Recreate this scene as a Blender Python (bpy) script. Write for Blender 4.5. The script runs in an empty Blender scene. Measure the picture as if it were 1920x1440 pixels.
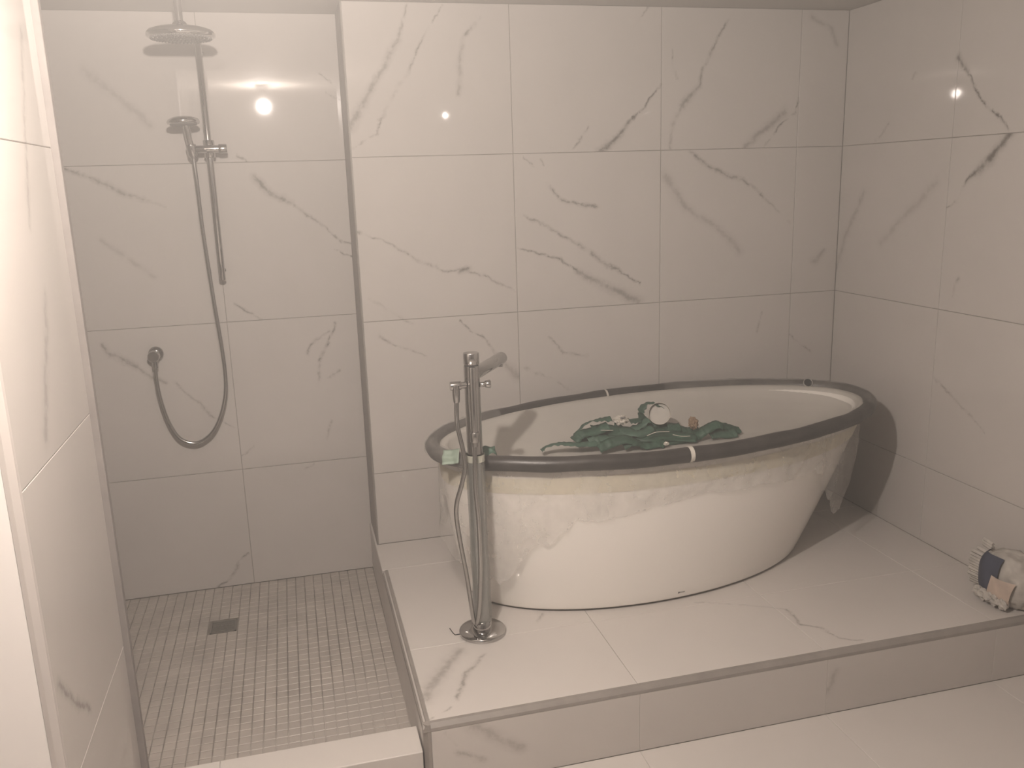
import bpy, math, random
from mathutils import Vector, Matrix, noise as mnoise

# ------------------------------------------------------------------ camera, world, light, exposure
scene = bpy.context.scene
COL = scene.collection
scene.view_settings.view_transform = 'Standard'
scene.view_settings.look = 'None'
scene.view_settings.gamma = 1.0
scene.view_settings.use_curve_mapping = False
scene.view_settings.exposure = 0.0
scene.cycles.use_denoising = True
scene.cycles.max_bounces = 7
scene.cycles.diffuse_bounces = 4
scene.cycles.transparent_max_bounces = 8
scene.cycles.sample_clamp_indirect = 30.0
scene.cycles.caustics_reflective = False
scene.cycles.caustics_refractive = False
scene.cycles.adaptive_threshold = 0.03

FOCAL_PX = 1630.6
cam = bpy.data.cameras.new('camera')
cam.sensor_width = 36.0
cam.lens = FOCAL_PX / 1920.0 * 36.0
cam.clip_start = 0.05
cam_ob = bpy.data.objects.new('camera', cam)
COL.objects.link(cam_ob)
R_ = Vector((0.96784202, -0.24968687, -0.03063153))
U_ = Vector((0.08539446, 0.2115637, 0.97362651))
F_ = Vector((0.23662124, 0.94493242, -0.22608211))
m = Matrix.Identity(4)
for i in range(3):
    m[i][0], m[i][1], m[i][2] = R_[i], U_[i], -F_[i]
m[0][3], m[1][3], m[2][3] = -0.8527, -3.2758, 1.5947
cam_ob.matrix_world = m
scene.camera = cam_ob

# dust haze in the air, thickened to lift the shadows
HAZE = 0.065
world = bpy.data.worlds.new('dusty_fill_haze')
scene.world = world
world.use_nodes = True
wn = world.node_tree
wn.nodes['Background'].inputs['Color'].default_value = (0.0, 0.0, 0.0, 1)
wn.nodes['Background'].inputs['Strength'].default_value = 0.0
vs = wn.nodes.new('ShaderNodeVolumeScatter')
vs.inputs['Color'].default_value = (0.95, 0.93, 0.9, 1)
vs.inputs['Density'].default_value = HAZE
vs.inputs['Anisotropy'].default_value = 0.35
wn.links.new(vs.outputs['Volume'], wn.nodes['World Output'].inputs['Volume'])

BULB_POS = (-0.92, -2.10, 2.10)      # the bare bulb whose reflections show on the tiles
BULB_WATT = 120.0
BULB_COLOR = (1.0, 0.875, 0.785)
BULB2_POS = (0.51, -4.16, 2.15)
BULB2_WATT = 6.0

# ------------------------------------------------------------------ main measures (metres)
CEIL = 2.225
ROWS = [0.498, 1.098, 1.698]
PLAT = 0.203
XR = 1.413          # tiled side wall
XS = -0.606          # shower recess corner
YS = 0.243          # shower back wall
XSL = -1.80         # far side of the shower
YF = -1.24          # front of the platform and of the curb
YC = -1.12          # back of the curb
XPIL = -1.3334      # pier face
VEINS = {
 'back': [(0.03, 0.0227, 0.45, -0.599, 1.808, -0.482, 1.978), (0.0227, 0.0153, 0.45, -0.482, 1.978, -0.41, 2.098), (0.0153, 0.008, 0.45, -0.41, 2.098, -0.375, 2.217), (0.008, 0.008, 0.6, -0.594, 1.729, -0.504, 1.788), (0.008, 0.008, 0.6, -0.504, 1.788, -0.492, 1.827), (0.012, 0.011, 0.6, -0.492, 1.827, -0.389, 1.97), (0.011, 0.01, 0.6, -0.389, 1.97, -0.333, 2.086), (0.01, 0.006, 0.5, -0.333, 2.086, -0.245, 2.219), (0.012, 0.012, 0.55, -0.109, 2.171, -0.17, 2.114), (0.014, 0.017, 0.4, -0.17, 2.114, -0.191, 2.01), (0.017, 0.02, 0.4, -0.191, 2.01, -0.2, 1.922), (0.007, 0.0085, 1, 0.602, 1.947, 0.512, 1.843), (0.0085, 0.01, 1, 0.512, 1.843, 0.47, 1.806), (0.012, 0.021, 0.85, 0.47, 1.806, 0.428, 1.763), (0.021, 0.03, 0.85, 0.428, 1.763, 0.347, 1.701), (0.008, 0.008, 0.5, 0.306, 1.795, 0.241, 1.711), (0.008, 0.006, 0.4, 0.543, 2.219, 0.493, 2.154), (0.008, 0.009, 0.6, 0.881, 2.188, 0.843, 2.137), (0.009, 0.01, 0.6, 0.843, 2.137, 0.82, 2.078), (0.012, 0.013, 0.6, 0.82, 2.078, 0.769, 1.998), (0.013, 0.014, 0.6, 0.769, 1.998, 0.755, 1.93), (0.022, 0.022, 0.55, 0.755, 1.93, 0.688, 1.863), (0.014, 0.013, 0.45, 0.688, 1.863, 0.65, 1.798), (0.013, 0.012, 0.45, 0.65, 1.798, 0.642, 1.707), (0.007, 0.007, 0.5, 0.647, 2.07, 0.652, 2.011), (0.007, 0.007, 0.5, 0.652, 2.011, 0.669, 1.96), (0.008, 0.008, 0.8, 1.2, 1.889, 1.188, 1.828), (0.008, 0.008, 0.8, 1.188, 1.828, 1.117, 1.791), (0.008, 0.008, 0.8, 1.117, 1.791, 1.042, 1.699), (0.02, 0.025, 0.45, 0.97, 1.707, 1.03, 1.762), (0.025, 0.03, 0.45, 1.03, 1.762, 1.135, 1.836), (0.02, 0.02, 0.3, 1.242, 2.2, 1.336, 2.158), (0.02, 0.02, 0.3, 1.336, 2.158, 1.357, 2.089), (0.008, 0.01, 0.7, 0.035, 1.467, 0.083, 1.443), (0.01, 0.012, 0.7, 0.083, 1.443, 0.179, 1.385), (0.014, 0.015, 0.65, 0.179, 1.385, 0.301, 1.318), (0.015, 0.016, 0.65, 0.301, 1.318, 0.386, 1.257), (0.014, 0.008, 0.75, 0.386, 1.257, 0.513, 1.179), (0.008, 0.0087, 0.75, 0.008, 1.35, 0.095, 1.315), (0.0087, 0.0093, 0.75, 0.095, 1.315, 0.177, 1.293), (0.0093, 0.01, 0.75, 0.177, 1.293, 0.242, 1.25), (0.02, 0.03, 0.5, 0.242, 1.25, 0.354, 1.182), (0.03, 0.04, 0.5, 0.354, 1.182, 0.502, 1.108), (0.01, 0.008, 0.8, 0.133, 1.583, 0.19, 1.521), (0.012, 0.012, 0.7, 0.19, 1.521, 0.255, 1.507), (0.012, 0.012, 0.7, 0.255, 1.507, 0.336, 1.494), (0.006, 0.006, 0.5, 0.041, 1.69, 0.078, 1.65), (0.008, 0.006, 0.5, 0.104, 1.673, 0.116, 1.653), (0.008, 0.009, 0.55, -0.597, 1.434, -0.496, 1.392), (0.009, 0.01, 0.55, -0.496, 1.392, -0.389, 1.328), (0.01, 0.01, 0.5, -0.389, 1.328, -0.286, 1.27), (0.01, 0.01, 0.5, -0.286, 1.27, -0.207, 1.274), (0.018, 0.018, 0.7, -0.224, 1.267, -0.19, 1.277), (0.01, 0.009, 0.5, -0.207, 1.274, -0.123, 1.239), (0.009, 0.008, 0.5, -0.123, 1.239, -0.003, 1.182), (0.014, 0.016, 0.65, 0.725, 1.689, 0.795, 1.642), (0.016, 0.018, 0.65, 0.795, 1.642, 0.893, 1.592), (0.014, 0.013, 0.65, 0.893, 1.592, 0.965, 1.575), (0.013, 0.012, 0.65, 0.965, 1.575, 1.056, 1.509), (0.012, 0.008, 0.35, 1.056, 1.509, 1.179, 1.394), (0.03, 0.03, 0.35, 0.614, 1.6, 0.71, 1.472), (0.025, 0.0275, 0.3, 0.71, 1.472, 0.863, 1.379), (0.0275, 0.03, 0.3, 0.863, 1.379, 0.955, 1.286), (0.006, 0.007, 0.95, -0.234, 1.082, -0.188, 1.037), (0.007, 0.008, 0.95, -0.188, 1.037, -0.142, 1.005), (0.008, 0.009, 0.95, -0.142, 1.005, -0.114, 0.962), (0.01, 0.016, 0.8, -0.114, 0.962, -0.085, 0.934), (0.02, 0.035, 0.4, -0.085, 0.934, -0.005, 0.841), (0.01, 0.01, 0.5, 0.127, 0.985, 0.181, 0.924), (0.01, 0.01, 0.5, 0.181, 0.924, 0.29, 0.9), (0.01, 0.009, 0.5, 0.024, 0.872, 0.148, 0.813), (0.009, 0.008, 0.5, 0.148, 0.813, 0.217, 0.762), (0.01, 0.01, 0.4, -0.571, 1.184, -0.471, 1.117), (0.01, 0.01, 0.4, -0.471, 1.117, -0.418, 1.087), (0.012, 0.01, 0.5, -0.543, 1.042, -0.483, 1.001), (0.008, 0.008, 0.35, -0.483, 1.001, -0.417, 0.969), (0.008, 0.008, 0.35, -0.417, 0.969, -0.368, 0.946), (0.008, 0.008, 0.5, 1.201, 0.926, 1.309, 0.836), (0.02, 0.03, 0.35, 1.35, 1.273, 1.304, 1.226), (0.01, 0.01, 0.4, 1.07, 1.027, 1.048, 0.949)],  # veins, plus one soft wide grey stroke beside the tap spout
 'shower': [(0.012, 0.016, 0.55, -1.593, 1.689, -1.505, 1.642), (0.016, 0.02, 0.55, -1.505, 1.642, -1.417, 1.595), (0.016, 0.013, 0.5, -1.417, 1.595, -1.35, 1.572), (0.013, 0.01, 0.5, -1.35, 1.572, -1.285, 1.54), (0.008, 0.008, 0.5, -1.01, 1.728, -0.969, 1.698), (0.022, 0.021, 0.6, -0.952, 1.647, -0.907, 1.586), (0.021, 0.02, 0.6, -0.907, 1.586, -0.827, 1.546), (0.012, 0.011, 0.55, -0.827, 1.546, -0.751, 1.476), (0.011, 0.01, 0.55, -0.751, 1.476, -0.651, 1.394), (0.008, 0.008, 0.8, -0.651, 1.394, -0.6, 1.375), (0.008, 0.008, 0.85, -0.668, 1.353, -0.608, 1.325), (0.008, 0.008, 0.5, -0.678, 2.012, -0.637, 1.983), (0.008, 0.008, 0.6, -0.661, 1.949, -0.611, 1.926), (0.015, 0.0175, 0.5, -1.554, 1.047, -1.531, 1.006), (0.0175, 0.02, 0.5, -1.531, 1.006, -1.453, 0.946), (0.014, 0.014, 0.4, -1.453, 0.946, -1.401, 0.901), (0.014, 0.014, 0.4, -1.401, 0.901, -1.353, 0.874), (0.01, 0.011, 0.45, -1.324, 0.871, -1.237, 0.784), (0.011, 0.012, 0.45, -1.237, 0.784, -1.205, 0.731), (0.008, 0.006, 0.5, -1.205, 0.731, -1.119, 0.681), (0.01, 0.01, 0.65, -0.698, 1.064, -0.728, 0.984), (0.01, 0.01, 0.65, -0.728, 0.984, -0.765, 0.913), (0.012, 0.01, 0.4, -0.765, 0.913, -0.78, 0.824), (0.009, 0.0105, 0.6, -0.723, 1.04, -0.79, 0.989), (0.0105, 0.012, 0.6, -0.79, 0.989, -0.806, 0.949), (0.01, 0.008, 0.5, -0.696, 0.868, -0.745, 0.847), (0.01, 0.009, 0.6, -1.071, 1.168, -1.028, 1.14), (0.009, 0.008, 0.6, -1.028, 1.14, -0.973, 1.107), (0.01, 0.008, 0.5, -1.052, 0.591, -1.101, 0.554), (0.007, 0.0087, 0.8, -1.114, 0.136, -1.163, 0.086), (0.0087, 0.0103, 0.8, -1.163, 0.086, -1.199, 0.036), (0.0103, 0.012, 0.8, -1.199, 0.036, -1.249, 0.008), (0.03, 0.03, 0.22, -1.489, 2.027, -1.298, 1.842), (0.02, 0.02, 0.2, -1.514, 1.433, -1.346, 1.286), (0.01, 0.01, 0.35, -0.76, 0.597, -0.737, 0.663), (0.01, 0.01, 0.35, -0.853, 0.481, -0.82, 0.493)],
 'right': [(0.02, 0.01, 0.7, -0.62, 1.966, -0.674, 1.901), (0.008, 0.0085, 1, -0.674, 1.901, -0.727, 1.833), (0.0085, 0.009, 1, -0.727, 1.833, -0.775, 1.785), (0.009, 0.0095, 1, -0.775, 1.785, -0.831, 1.748), (0.0095, 0.01, 1, -0.831, 1.748, -0.869, 1.703), (0.025, 0.0275, 0.75, -0.885, 1.696, -0.834, 1.648), (0.0275, 0.03, 0.75, -0.834, 1.648, -0.764, 1.586), (0.016, 0.0133, 0.95, -0.764, 1.586, -0.706, 1.548), (0.0133, 0.0107, 0.95, -0.706, 1.548, -0.666, 1.487), (0.0107, 0.008, 0.95, -0.666, 1.487, -0.622, 1.462), (0.01, 0.01, 0.45, -0.279, 1.768, -0.203, 1.705), (0.012, 0.012, 0.5, -0.42, 1.937, -0.408, 1.92), (0.02, 0.025, 0.3, -0.158, 1.512, -0.089, 1.4), (0.025, 0.03, 0.3, -0.089, 1.4, 0.003, 1.202), (0.03, 0.03, 0.25, -0.563, 1.542, -0.425, 1.441), (0.03, 0.03, 0.25, -0.425, 1.441, -0.277, 1.313), (0.01, 0.01, 0.6, -0.632, 0.85, -0.722, 0.798), (0.012, 0.01, 0.45, -0.708, 1.213, -0.678, 1.153), (0.01, 0.006, 0.35, -0.722, 0.798, -0.901, 0.702)],
 'pillar': [(0.03, 0.04, 0.3, -1.342, 1.399, -1.491, 1.147), (0.02, 0.02, 0.3, -1.227, 1.919, -1.381, 1.544), (0.02, 0.018, 0.5, -1.655, 0.714, -1.578, 0.627), (0.018, 0.016, 0.5, -1.578, 0.627, -1.484, 0.543)],
 'platform': [(0.035, 0.045, 0.4, -0.453, -0.898, -0.592, -1.111), (0.012, 0.016, 0.5, -0.381, -0.933, -0.45, -1.028), (0.016, 0.012, 0.6, -0.45, -1.028, -0.506, -1.138), (0.012, 0.01, 0.45, -0.136, -0.749, -0.174, -0.8), (0.008, 0.006, 0.4, -0.528, -1.173, -0.592, -1.209), (0.006, 0.007, 0.4, 0.367, -0.824, 0.52, -0.901), (0.007, 0.008, 0.4, 0.52, -0.901, 0.631, -0.968), (0.012, 0.011, 0.6, 0.631, -0.968, 0.618, -1.06), (0.011, 0.01, 0.6, 0.618, -1.06, 0.663, -1.099), (0.01, 0.008, 0.5, 0.663, -1.099, 0.685, -1.172), (0.008, 0.006, 0.5, 0.685, -1.172, 0.784, -1.229)],
 'riser': [(0.03, 0.03, 0.35, -0.483, 0.179, -0.353, 0.085), (0.015, 0.015, 0.4, -0.52, 0.107, -0.455, 0.068), (0.02, 0.02, 0.3, 0.633, 0.136, 0.605, 0.07), (0.008, 0.008, 0.35, -0.551, 0.175, -0.522, 0.131)],
}

rnd = random.Random(7)

# ------------------------------------------------------------------ helpers
def props(o, label=None, cat=None, group=None, kind=None):
    if label: o['label'] = label
    if cat: o['category'] = cat
    if group: o['group'] = group
    if kind: o['kind'] = kind
    return o

def link(o, parent=None):
    COL.objects.link(o)
    if parent is not None: o.parent = parent
    return o

def empty(name, loc, label, cat, group=None):
    o = bpy.data.objects.new(name, None)
    o.location = loc; o.empty_display_size = 0.05
    link(o); props(o, label, cat, group)
    return o

class MB:
    def __init__(s): s.v = []; s.f = []; s.sm = []
    def add(s, vs, fs, smooth=False):
        k = len(s.v)
        s.v += [tuple(p) for p in vs]
        for f in fs:
            s.f.append(tuple(i + k for i in f)); s.sm.append(smooth)
        return s
    def box(s, lo, hi, c=0.0):
        x0, y0, z0 = lo; x1, y1, z1 = hi
        if c <= 0:
            v = [(x, y, z) for z in (z0, z1) for y in (y0, y1) for x in (x0, x1)]
            return s.add(v, [(0,2,3,1),(4,5,7,6),(0,1,5,4),(2,6,7,3),(0,4,6,2),(1,3,7,5)])
        v = []; idx = {}
        for sx in (0, 1):
            for sy in (0, 1):
                for sz in (0, 1):
                    for ax in range(3):
                        p = [x1 if sx else x0, y1 if sy else y0, z1 if sz else z0]
                        for k, sg in enumerate((sx, sy, sz)):
                            if k != ax: p[k] += -c if sg else c
                        idx[(sx, sy, sz, ax)] = len(v); v.append(tuple(p))
        F = []
        for ax in range(3):
            o = [k for k in range(3) if k != ax]
            for sg in (0, 1):
                def g(a, b):
                    t = [0, 0, 0]; t[ax] = sg; t[o[0]] = a; t[o[1]] = b
                    return idx[(t[0], t[1], t[2], ax)]
                F.append([g(0,0), g(1,0), g(1,1), g(0,1)])
        for ax in range(3):      # edges along ax
            o = [k for k in range(3) if k != ax]
            for a in (0, 1):
                for b in (0, 1):
                    def g(e, face):
                        t = [0, 0, 0]; t[ax] = e; t[o[0]] = a; t[o[1]] = b
                        return idx[(t[0], t[1], t[2], face)]
                    F.append([g(0, o[0]), g(1, o[0]), g(1, o[1]), g(0, o[1])])
        for sx in (0, 1):
            for sy in (0, 1):
                for sz in (0, 1):
                    F.append([idx[(sx, sy, sz, k)] for k in range(3)])
        cen = Vector(((x0+x1)/2, (y0+y1)/2, (z0+z1)/2))
        G = []
        for f in F:
            P = [Vector(v[i]) for i in f]
            n = (P[1]-P[0]).cross(P[2]-P[0])
            mid = sum(P, Vector()) / len(P)
            G.append(tuple(f) if n.dot(mid - cen) > 0 else tuple(reversed(f)))
        return s.add(v, G)
    def lathe(s, prof, origin=(0,0,0), axis=(0,0,1), n=24, smooth=True, cap0=True, cap1=True):
        """prof: list of (radius, height along axis)"""
        ax = Vector(axis).normalized()
        t = Vector((1,0,0)) if abs(ax.x) < 0.9 else Vector((0,1,0))
        e1 = ax.cross(t).normalized(); e2 = ax.cross(e1)
        o = Vector(origin); v = []; F = []
        for r, h in prof:
            for i in range(n):
                a = 2*math.pi*i/n
                v.append(o + ax*h + e1*(r*math.cos(a)) + e2*(r*math.sin(a)))
        for k in range(len(prof)-1):
            for i in range(n):
                j = (i+1) % n
                F.append((k*n+i, k*n+j, (k+1)*n+j, (k+1)*n+i))
        s.add(v, F, smooth)
        if cap0: s.add([v[i] for i in range(n)], [tuple(reversed(range(n)))])
        if cap1: s.add([v[(len(prof)-1)*n+i] for i in range(n)], [tuple(range(n))])
        return s
    def tube(s, pts, r, n=10, closed=False, caps=True, rfun=None):
        P = [Vector(p) for p in pts]; N = len(P); v = []; F = []
        prev = None
        for i, p in enumerate(P):
            if closed: d = P[(i+1) % N] - P[i-1]
            else: d = P[min(i+1, N-1)] - P[max(i-1, 0)]
            d.normalize()
            if prev is None:
                t = Vector((0,0,1)) if abs(d.z) < 0.9 else Vector((1,0,0))
                e1 = d.cross(t).normalized()
            else:
                e1 = (prev - d*prev.dot(d)).normalized()
            prev = e1; e2 = d.cross(e1)
            rr = rfun(i) if rfun else r
            for k in range(n):
                a = 2*math.pi*k/n
                v.append(p + e1*(rr*math.cos(a)) + e2*(rr*math.sin(a)))
        M = N if closed else N-1
        for i in range(M):
            for k in range(n):
                j = (k+1) % n; i2 = (i+1) % N
                F.append((i*n+k, i*n+j, i2*n+j, i2*n+k))
        s.add(v, F, True)
        if caps and not closed:
            s.add(v[:n], [tuple(reversed(range(n)))]); s.add(v[-n:], [tuple(range(n))])
        return s
    def grid(s, fun, nu, nv, closed_u=False, smooth=True, flip=False):
        v = []; F = []
        cols = nu if closed_u else nu+1
        for j in range(nv+1):
            for i in range(cols): v.append(fun(i/nu, j/nv))
        for j in range(nv):
            for i in range(nu):
                i2 = (i+1) % cols
                f = (j*cols+i, j*cols+i2, (j+1)*cols+i2, (j+1)*cols+i)
                F.append(tuple(reversed(f)) if flip else f)
        return s.add(v, F, smooth)
    def mesh(s, name):
        me = bpy.data.meshes.new(name)
        me.from_pydata(s.v, [], s.f)
        me.polygons.foreach_set('use_smooth', s.sm)
        me.update()
        return me
    def build(s, name, mat, parent=None, origin=None):
        if origin is not None:
            o_ = Vector(origin); s.v = [tuple(Vector(p) - o_) for p in s.v]
        elif parent is not None and parent.type == 'EMPTY':
            o_ = parent.location; s.v = [tuple(Vector(p) - o_) for p in s.v]
        elif parent is not None:
            o_ = parent.matrix_basis.translation + (parent.parent.location if parent.parent else Vector())
            s.v = [tuple(Vector(p) - o_) for p in s.v]
        me = s.mesh(name); me.materials.append(mat)
        ob = bpy.data.objects.new(name, me)
        if origin is not None: ob.location = origin
        return link(ob, parent)

def spline(pts, n=8, closed=False):
    P = [Vector(p) for p in pts]; out = []; N = len(P)
    for i in range(N if closed else N-1):
        p0 = P[i-1] if (closed or i > 0) else P[0]*2 - P[1]
        p1 = P[i]; p2 = P[(i+1) % N]
        p3 = P[(i+2) % N] if (closed or i+2 < N) else P[-1]*2 - P[-2]
        for k in range(n):
            t = k/n
            out.append(0.5*((2*p1) + (p2-p0)*t + (2*p0-5*p1+4*p2-p3)*t*t + (3*p1-p0-3*p2+p3)*t**3))
    if not closed: out.append(P[-1].copy())
    return out

# ------------------------------------------------------------------ materials
def new_mat(name):
    mt = bpy.data.materials.new(name); mt.use_nodes = True
    nt = mt.node_tree
    b = nt.nodes['Principled BSDF']
    return mt, nt, b

def setp(b, color=None, rough=None, metal=None, spec=None, alpha=None, trans=None, ior=None):
    if color is not None: b.inputs['Base Color'].default_value = (*color, 1)
    if rough is not None: b.inputs['Roughness'].default_value = rough
    if metal is not None: b.inputs['Metallic'].default_value = metal
    if spec is not None: b.inputs['Specular IOR Level'].default_value = spec
    if alpha is not None: b.inputs['Alpha'].default_value = alpha
    if trans is not None: b.inputs['Transmission Weight'].default_value = trans
    if ior is not None: b.inputs['IOR'].default_value = ior

def N(nt, typ, **kw):
    n = nt.nodes.new(typ)
    for k, v in kw.items(): setattr(n, k, v)
    return n

def L(nt, a, b): nt.links.new(a, b)

def mixcol(nt, fac, a, b, blend='MIX'):
    n = N(nt, 'ShaderNodeMix', data_type='RGBA', blend_type=blend)
    for s, x in ((0, fac), (6, a), (7, b)):
        if hasattr(x, 'node'): L(nt, x, n.inputs[s])
        elif s == 0: n.inputs[0].default_value = x
        else: n.inputs[s].default_value = (*x, 1)
    return n.outputs[2]

def math_(nt, op, a, b=None, clamp=False):
    n = N(nt, 'ShaderNodeMath', operation=op, use_clamp=clamp)
    for i, x in enumerate((a, b)):
        if x is None: continue
        if hasattr(x, 'node'): L(nt, x, n.inputs[i])
        else: n.inputs[i].default_value = x
    return n.outputs[0]

def vmath(nt, op, a, b=None, scale=None):
    n = N(nt, 'ShaderNodeVectorMath', operation=op)
    for i, x in enumerate((a, b)):
        if x is None: continue
        if hasattr(x, 'node'): L(nt, x, n.inputs[i])
        else: n.inputs[i].default_value = x
    if scale is not None: n.inputs['Scale'].default_value = scale
    return n

def maprange(nt, x, a, b, c, d, smooth=False):
    n = N(nt, 'ShaderNodeMapRange')
    if smooth: n.interpolation_type = 'SMOOTHSTEP'
    L(nt, x, n.inputs['Value'])
    for k, v in zip(('From Min', 'From Max', 'To Min', 'To Max'), (a, b, c, d)): n.inputs[k].default_value = v
    return n.outputs['Result']

def noise(nt, vec, scale, detail=3, rough=0.5):
    n = N(nt, 'ShaderNodeTexNoise')
    n.inputs['Scale'].default_value = scale; n.inputs['Detail'].default_value = detail
    n.inputs['Roughness'].default_value = rough
    if vec is not None: L(nt, vec, n.inputs['Vector'])
    return n

def bump(nt, b, height, strength, dist=0.002):
    n = N(nt, 'ShaderNodeBump')
    n.inputs['Strength'].default_value = strength; n.inputs['Distance'].default_value = dist
    L(nt, height, n.inputs['Height']); L(nt, n.outputs['Normal'], b.inputs['Normal'])

def plain(name, color, rough=0.5, metal=0.0, spec=None, var=0.0, vscale=8.0, bmp=0.0, bscale=60.0):
    if metal < 0.5: color = tuple(c*0.77 for c in color)
    mt, nt, b = new_mat(name)
    setp(b, color, rough, metal, spec)
    if var or bmp:
        tc = N(nt, 'ShaderNodeTexCoord')
        if var:
            f = noise(nt, tc.outputs['Object'], vscale, 4).outputs['Fac']
            f = maprange(nt, f, 0.3, 0.7, 1.0-var, 1.0+var*0.5)
            c = vmath(nt, 'SCALE', color); L(nt, f, c.inputs['Scale'])
            L(nt, c.outputs[0], b.inputs['Base Color'])
        if bmp:
            bump(nt, b, noise(nt, tc.outputs['Object'], bscale, 3).outputs['Fac'], bmp)
    return mt

# one vein stroke: distance of a point to a segment, width running from w0 to w1
grp = bpy.data.node_groups.new('vein_stroke', 'ShaderNodeTree')
for nm, tp in (('P', 'NodeSocketVector'), ('A', 'NodeSocketVector'), ('AB', 'NodeSocketVector'), ('Inv', 'NodeSocketFloat'), ('W0', 'NodeSocketFloat'), ('W1', 'NodeSocketFloat'), ('Strength', 'NodeSocketFloat')):
    grp.interface.new_socket(nm, in_out='INPUT', socket_type=tp)
grp.interface.new_socket('Mask', in_out='OUTPUT', socket_type='NodeSocketFloat')
gi = grp.nodes.new('NodeGroupInput'); go = grp.nodes.new('NodeGroupOutput')
pa = vmath(grp, 'SUBTRACT', gi.outputs['P'], gi.outputs['A'])
dt = vmath(grp, 'DOT_PRODUCT', pa.outputs[0], gi.outputs['AB'])
tt = math_(grp, 'MULTIPLY', dt.outputs['Value'], gi.outputs['Inv'], clamp=True)
sc = vmath(grp, 'SCALE', gi.outputs['AB']); L(grp, tt, sc.inputs['Scale'])
df = vmath(grp, 'SUBTRACT', pa.outputs[0], sc.outputs[0])
ln = vmath(grp, 'LENGTH', df.outputs[0])
wd = math_(grp, 'ADD', gi.outputs['W0'], math_(grp, 'MULTIPLY', tt, math_(grp, 'SUBTRACT', gi.outputs['W1'], gi.outputs['W0'])))
rel = math_(grp, 'DIVIDE', ln.outputs['Value'], wd)
mk = math_(grp, 'ADD', maprange(grp, rel, 0.1, 1.15, 0.62, 0.0, True), maprange(grp, rel, 0.05, 0.5, 0.75, 0.0, True))
L(grp, math_(grp, 'MULTIPLY', mk, gi.outputs['Strength']), go.inputs['Mask'])

MARBLE = (0.545, 0.515, 0.485)
VEINCOL = (0.185, 0.168, 0.15)

def marble(name, segs=(), rough=0.03, base=MARBLE, dust=0.0):
    """polished marble-look porcelain; segs: (w0, w1, strength, A, B) with A, B 3-D"""
    mt, nt, b = new_mat(name)
    setp(b, base, rough)
    geo = N(nt, 'ShaderNodeNewGeometry')
    P = geo.outputs['Position']
    cloud = noise(nt, P, 3.2, 5, 0.6).outputs['Fac']
    fine = noise(nt, P, 26.0, 4, 0.6).outputs['Fac']
    c = mixcol(nt, maprange(nt, cloud, 0.35, 0.75, 0.0, 0.5), base, tuple(x*0.90 for x in base))
    c = mixcol(nt, maprange(nt, fine, 0.5, 0.85, 0.0, 0.15), c, tuple(x*0.88 for x in base))
    if segs:
        n1 = noise(nt, P, 7.0, 2).outputs['Color']; n2 = noise(nt, P, 34.0, 4, 0.7).outputs['Color']
        o1 = vmath(nt, 'SCALE', vmath(nt, 'SUBTRACT', n1, (0.5, 0.5, 0.5)).outputs[0], scale=0.036)
        o2 = vmath(nt, 'SCALE', vmath(nt, 'SUBTRACT', n2, (0.5, 0.5, 0.5)).outputs[0], scale=0.026)
        Pw = vmath(nt, 'ADD', P, vmath(nt, 'ADD', o1.outputs[0], o2.outputs[0]).outputs[0]).outputs[0]
        acc = None
        for w0, w1, st, A, B in segs:
            g = N(nt, 'ShaderNodeGroup'); g.node_tree = grp
            A = Vector(A); AB = Vector(B) - A
            L(nt, Pw, g.inputs['P'])
            g.inputs['A'].default_value = A; g.inputs['AB'].default_value = AB
            g.inputs['Inv'].default_value = 1.0/max(AB.length_squared, 1e-8)
            g.inputs['W0'].default_value = w0; g.inputs['W1'].default_value = w1
            g.inputs['Strength'].default_value = st
            acc = g.outputs['Mask'] if acc is None else math_(nt, 'MAXIMUM', acc, g.outputs['Mask'])
        brk = maprange(nt, noise(nt, P, 30.0, 4, 0.7).outputs['Fac'], 0.36, 0.56, 0.4, 1.0)
        c = mixcol(nt, math_(nt, 'MULTIPLY', acc, brk, clamp=True), c, VEINCOL)
    if dust:
        d = noise(nt, P, 5.0, 5, 0.65).outputs['Fac']
        L(nt, maprange(nt, d, 0.2, 0.8, rough, rough+dust), b.inputs['Roughness'])
    L(nt, c, b.inputs['Base Color'])
    return mt

M = {}
M['marble'] = marble('marble_plain')
FLOORB = tuple(x*1.13 for x in MARBLE)
M['marble_floor'] = marble('marble_floor', rough=0.30, dust=0.12, base=FLOORB)
M['grout'] = plain('grout', (0.40, 0.37, 0.335), 0.9)
M['grout_light'] = plain('grout_light', (0.60, 0.565, 0.53), 0.9)
M['paint'] = plain('grey_wall_paint', (0.42, 0.40, 0.38), 0.6)  # unseen walls, kept darker than white to cut bounced light
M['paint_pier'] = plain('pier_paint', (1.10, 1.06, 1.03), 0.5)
M['ceiling'] = plain('ceiling_paint', (0.66, 0.63, 0.59), 0.8)
M['trim'] = plain('grey_trim', (0.36, 0.33, 0.30), 0.45, var=0.12, vscale=20, bmp=0.15, bscale=90)
M['trim_pier'] = plain('grey_trim_pier', (0.30, 0.275, 0.26), 0.45, var=0.1, vscale=20)
M['chrome'] = plain('chrome', (0.54, 0.53, 0.52), 0.07, 1.0)
M['chrome_soft'] = plain('brushed_chrome', (0.46, 0.45, 0.435), 0.22, 1.0)
M['nozzle'] = plain('grey_rubber', (0.30, 0.29, 0.28), 0.6)
M['acrylic'] = plain('white_acrylic', (1.08, 1.04, 0.98), 0.10)
M['dark'] = plain('dark_gap', (0.03, 0.03, 0.03), 0.8)
M['foam'] = plain('grey_foam', (0.062, 0.055, 0.050), 0.38, var=0.35, vscale=14, bmp=0.25, bscale=120)
M['yellow_tape'] = plain('yellow_tape', (0.86, 0.80, 0.62), 0.5, var=0.06, vscale=9)
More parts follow.
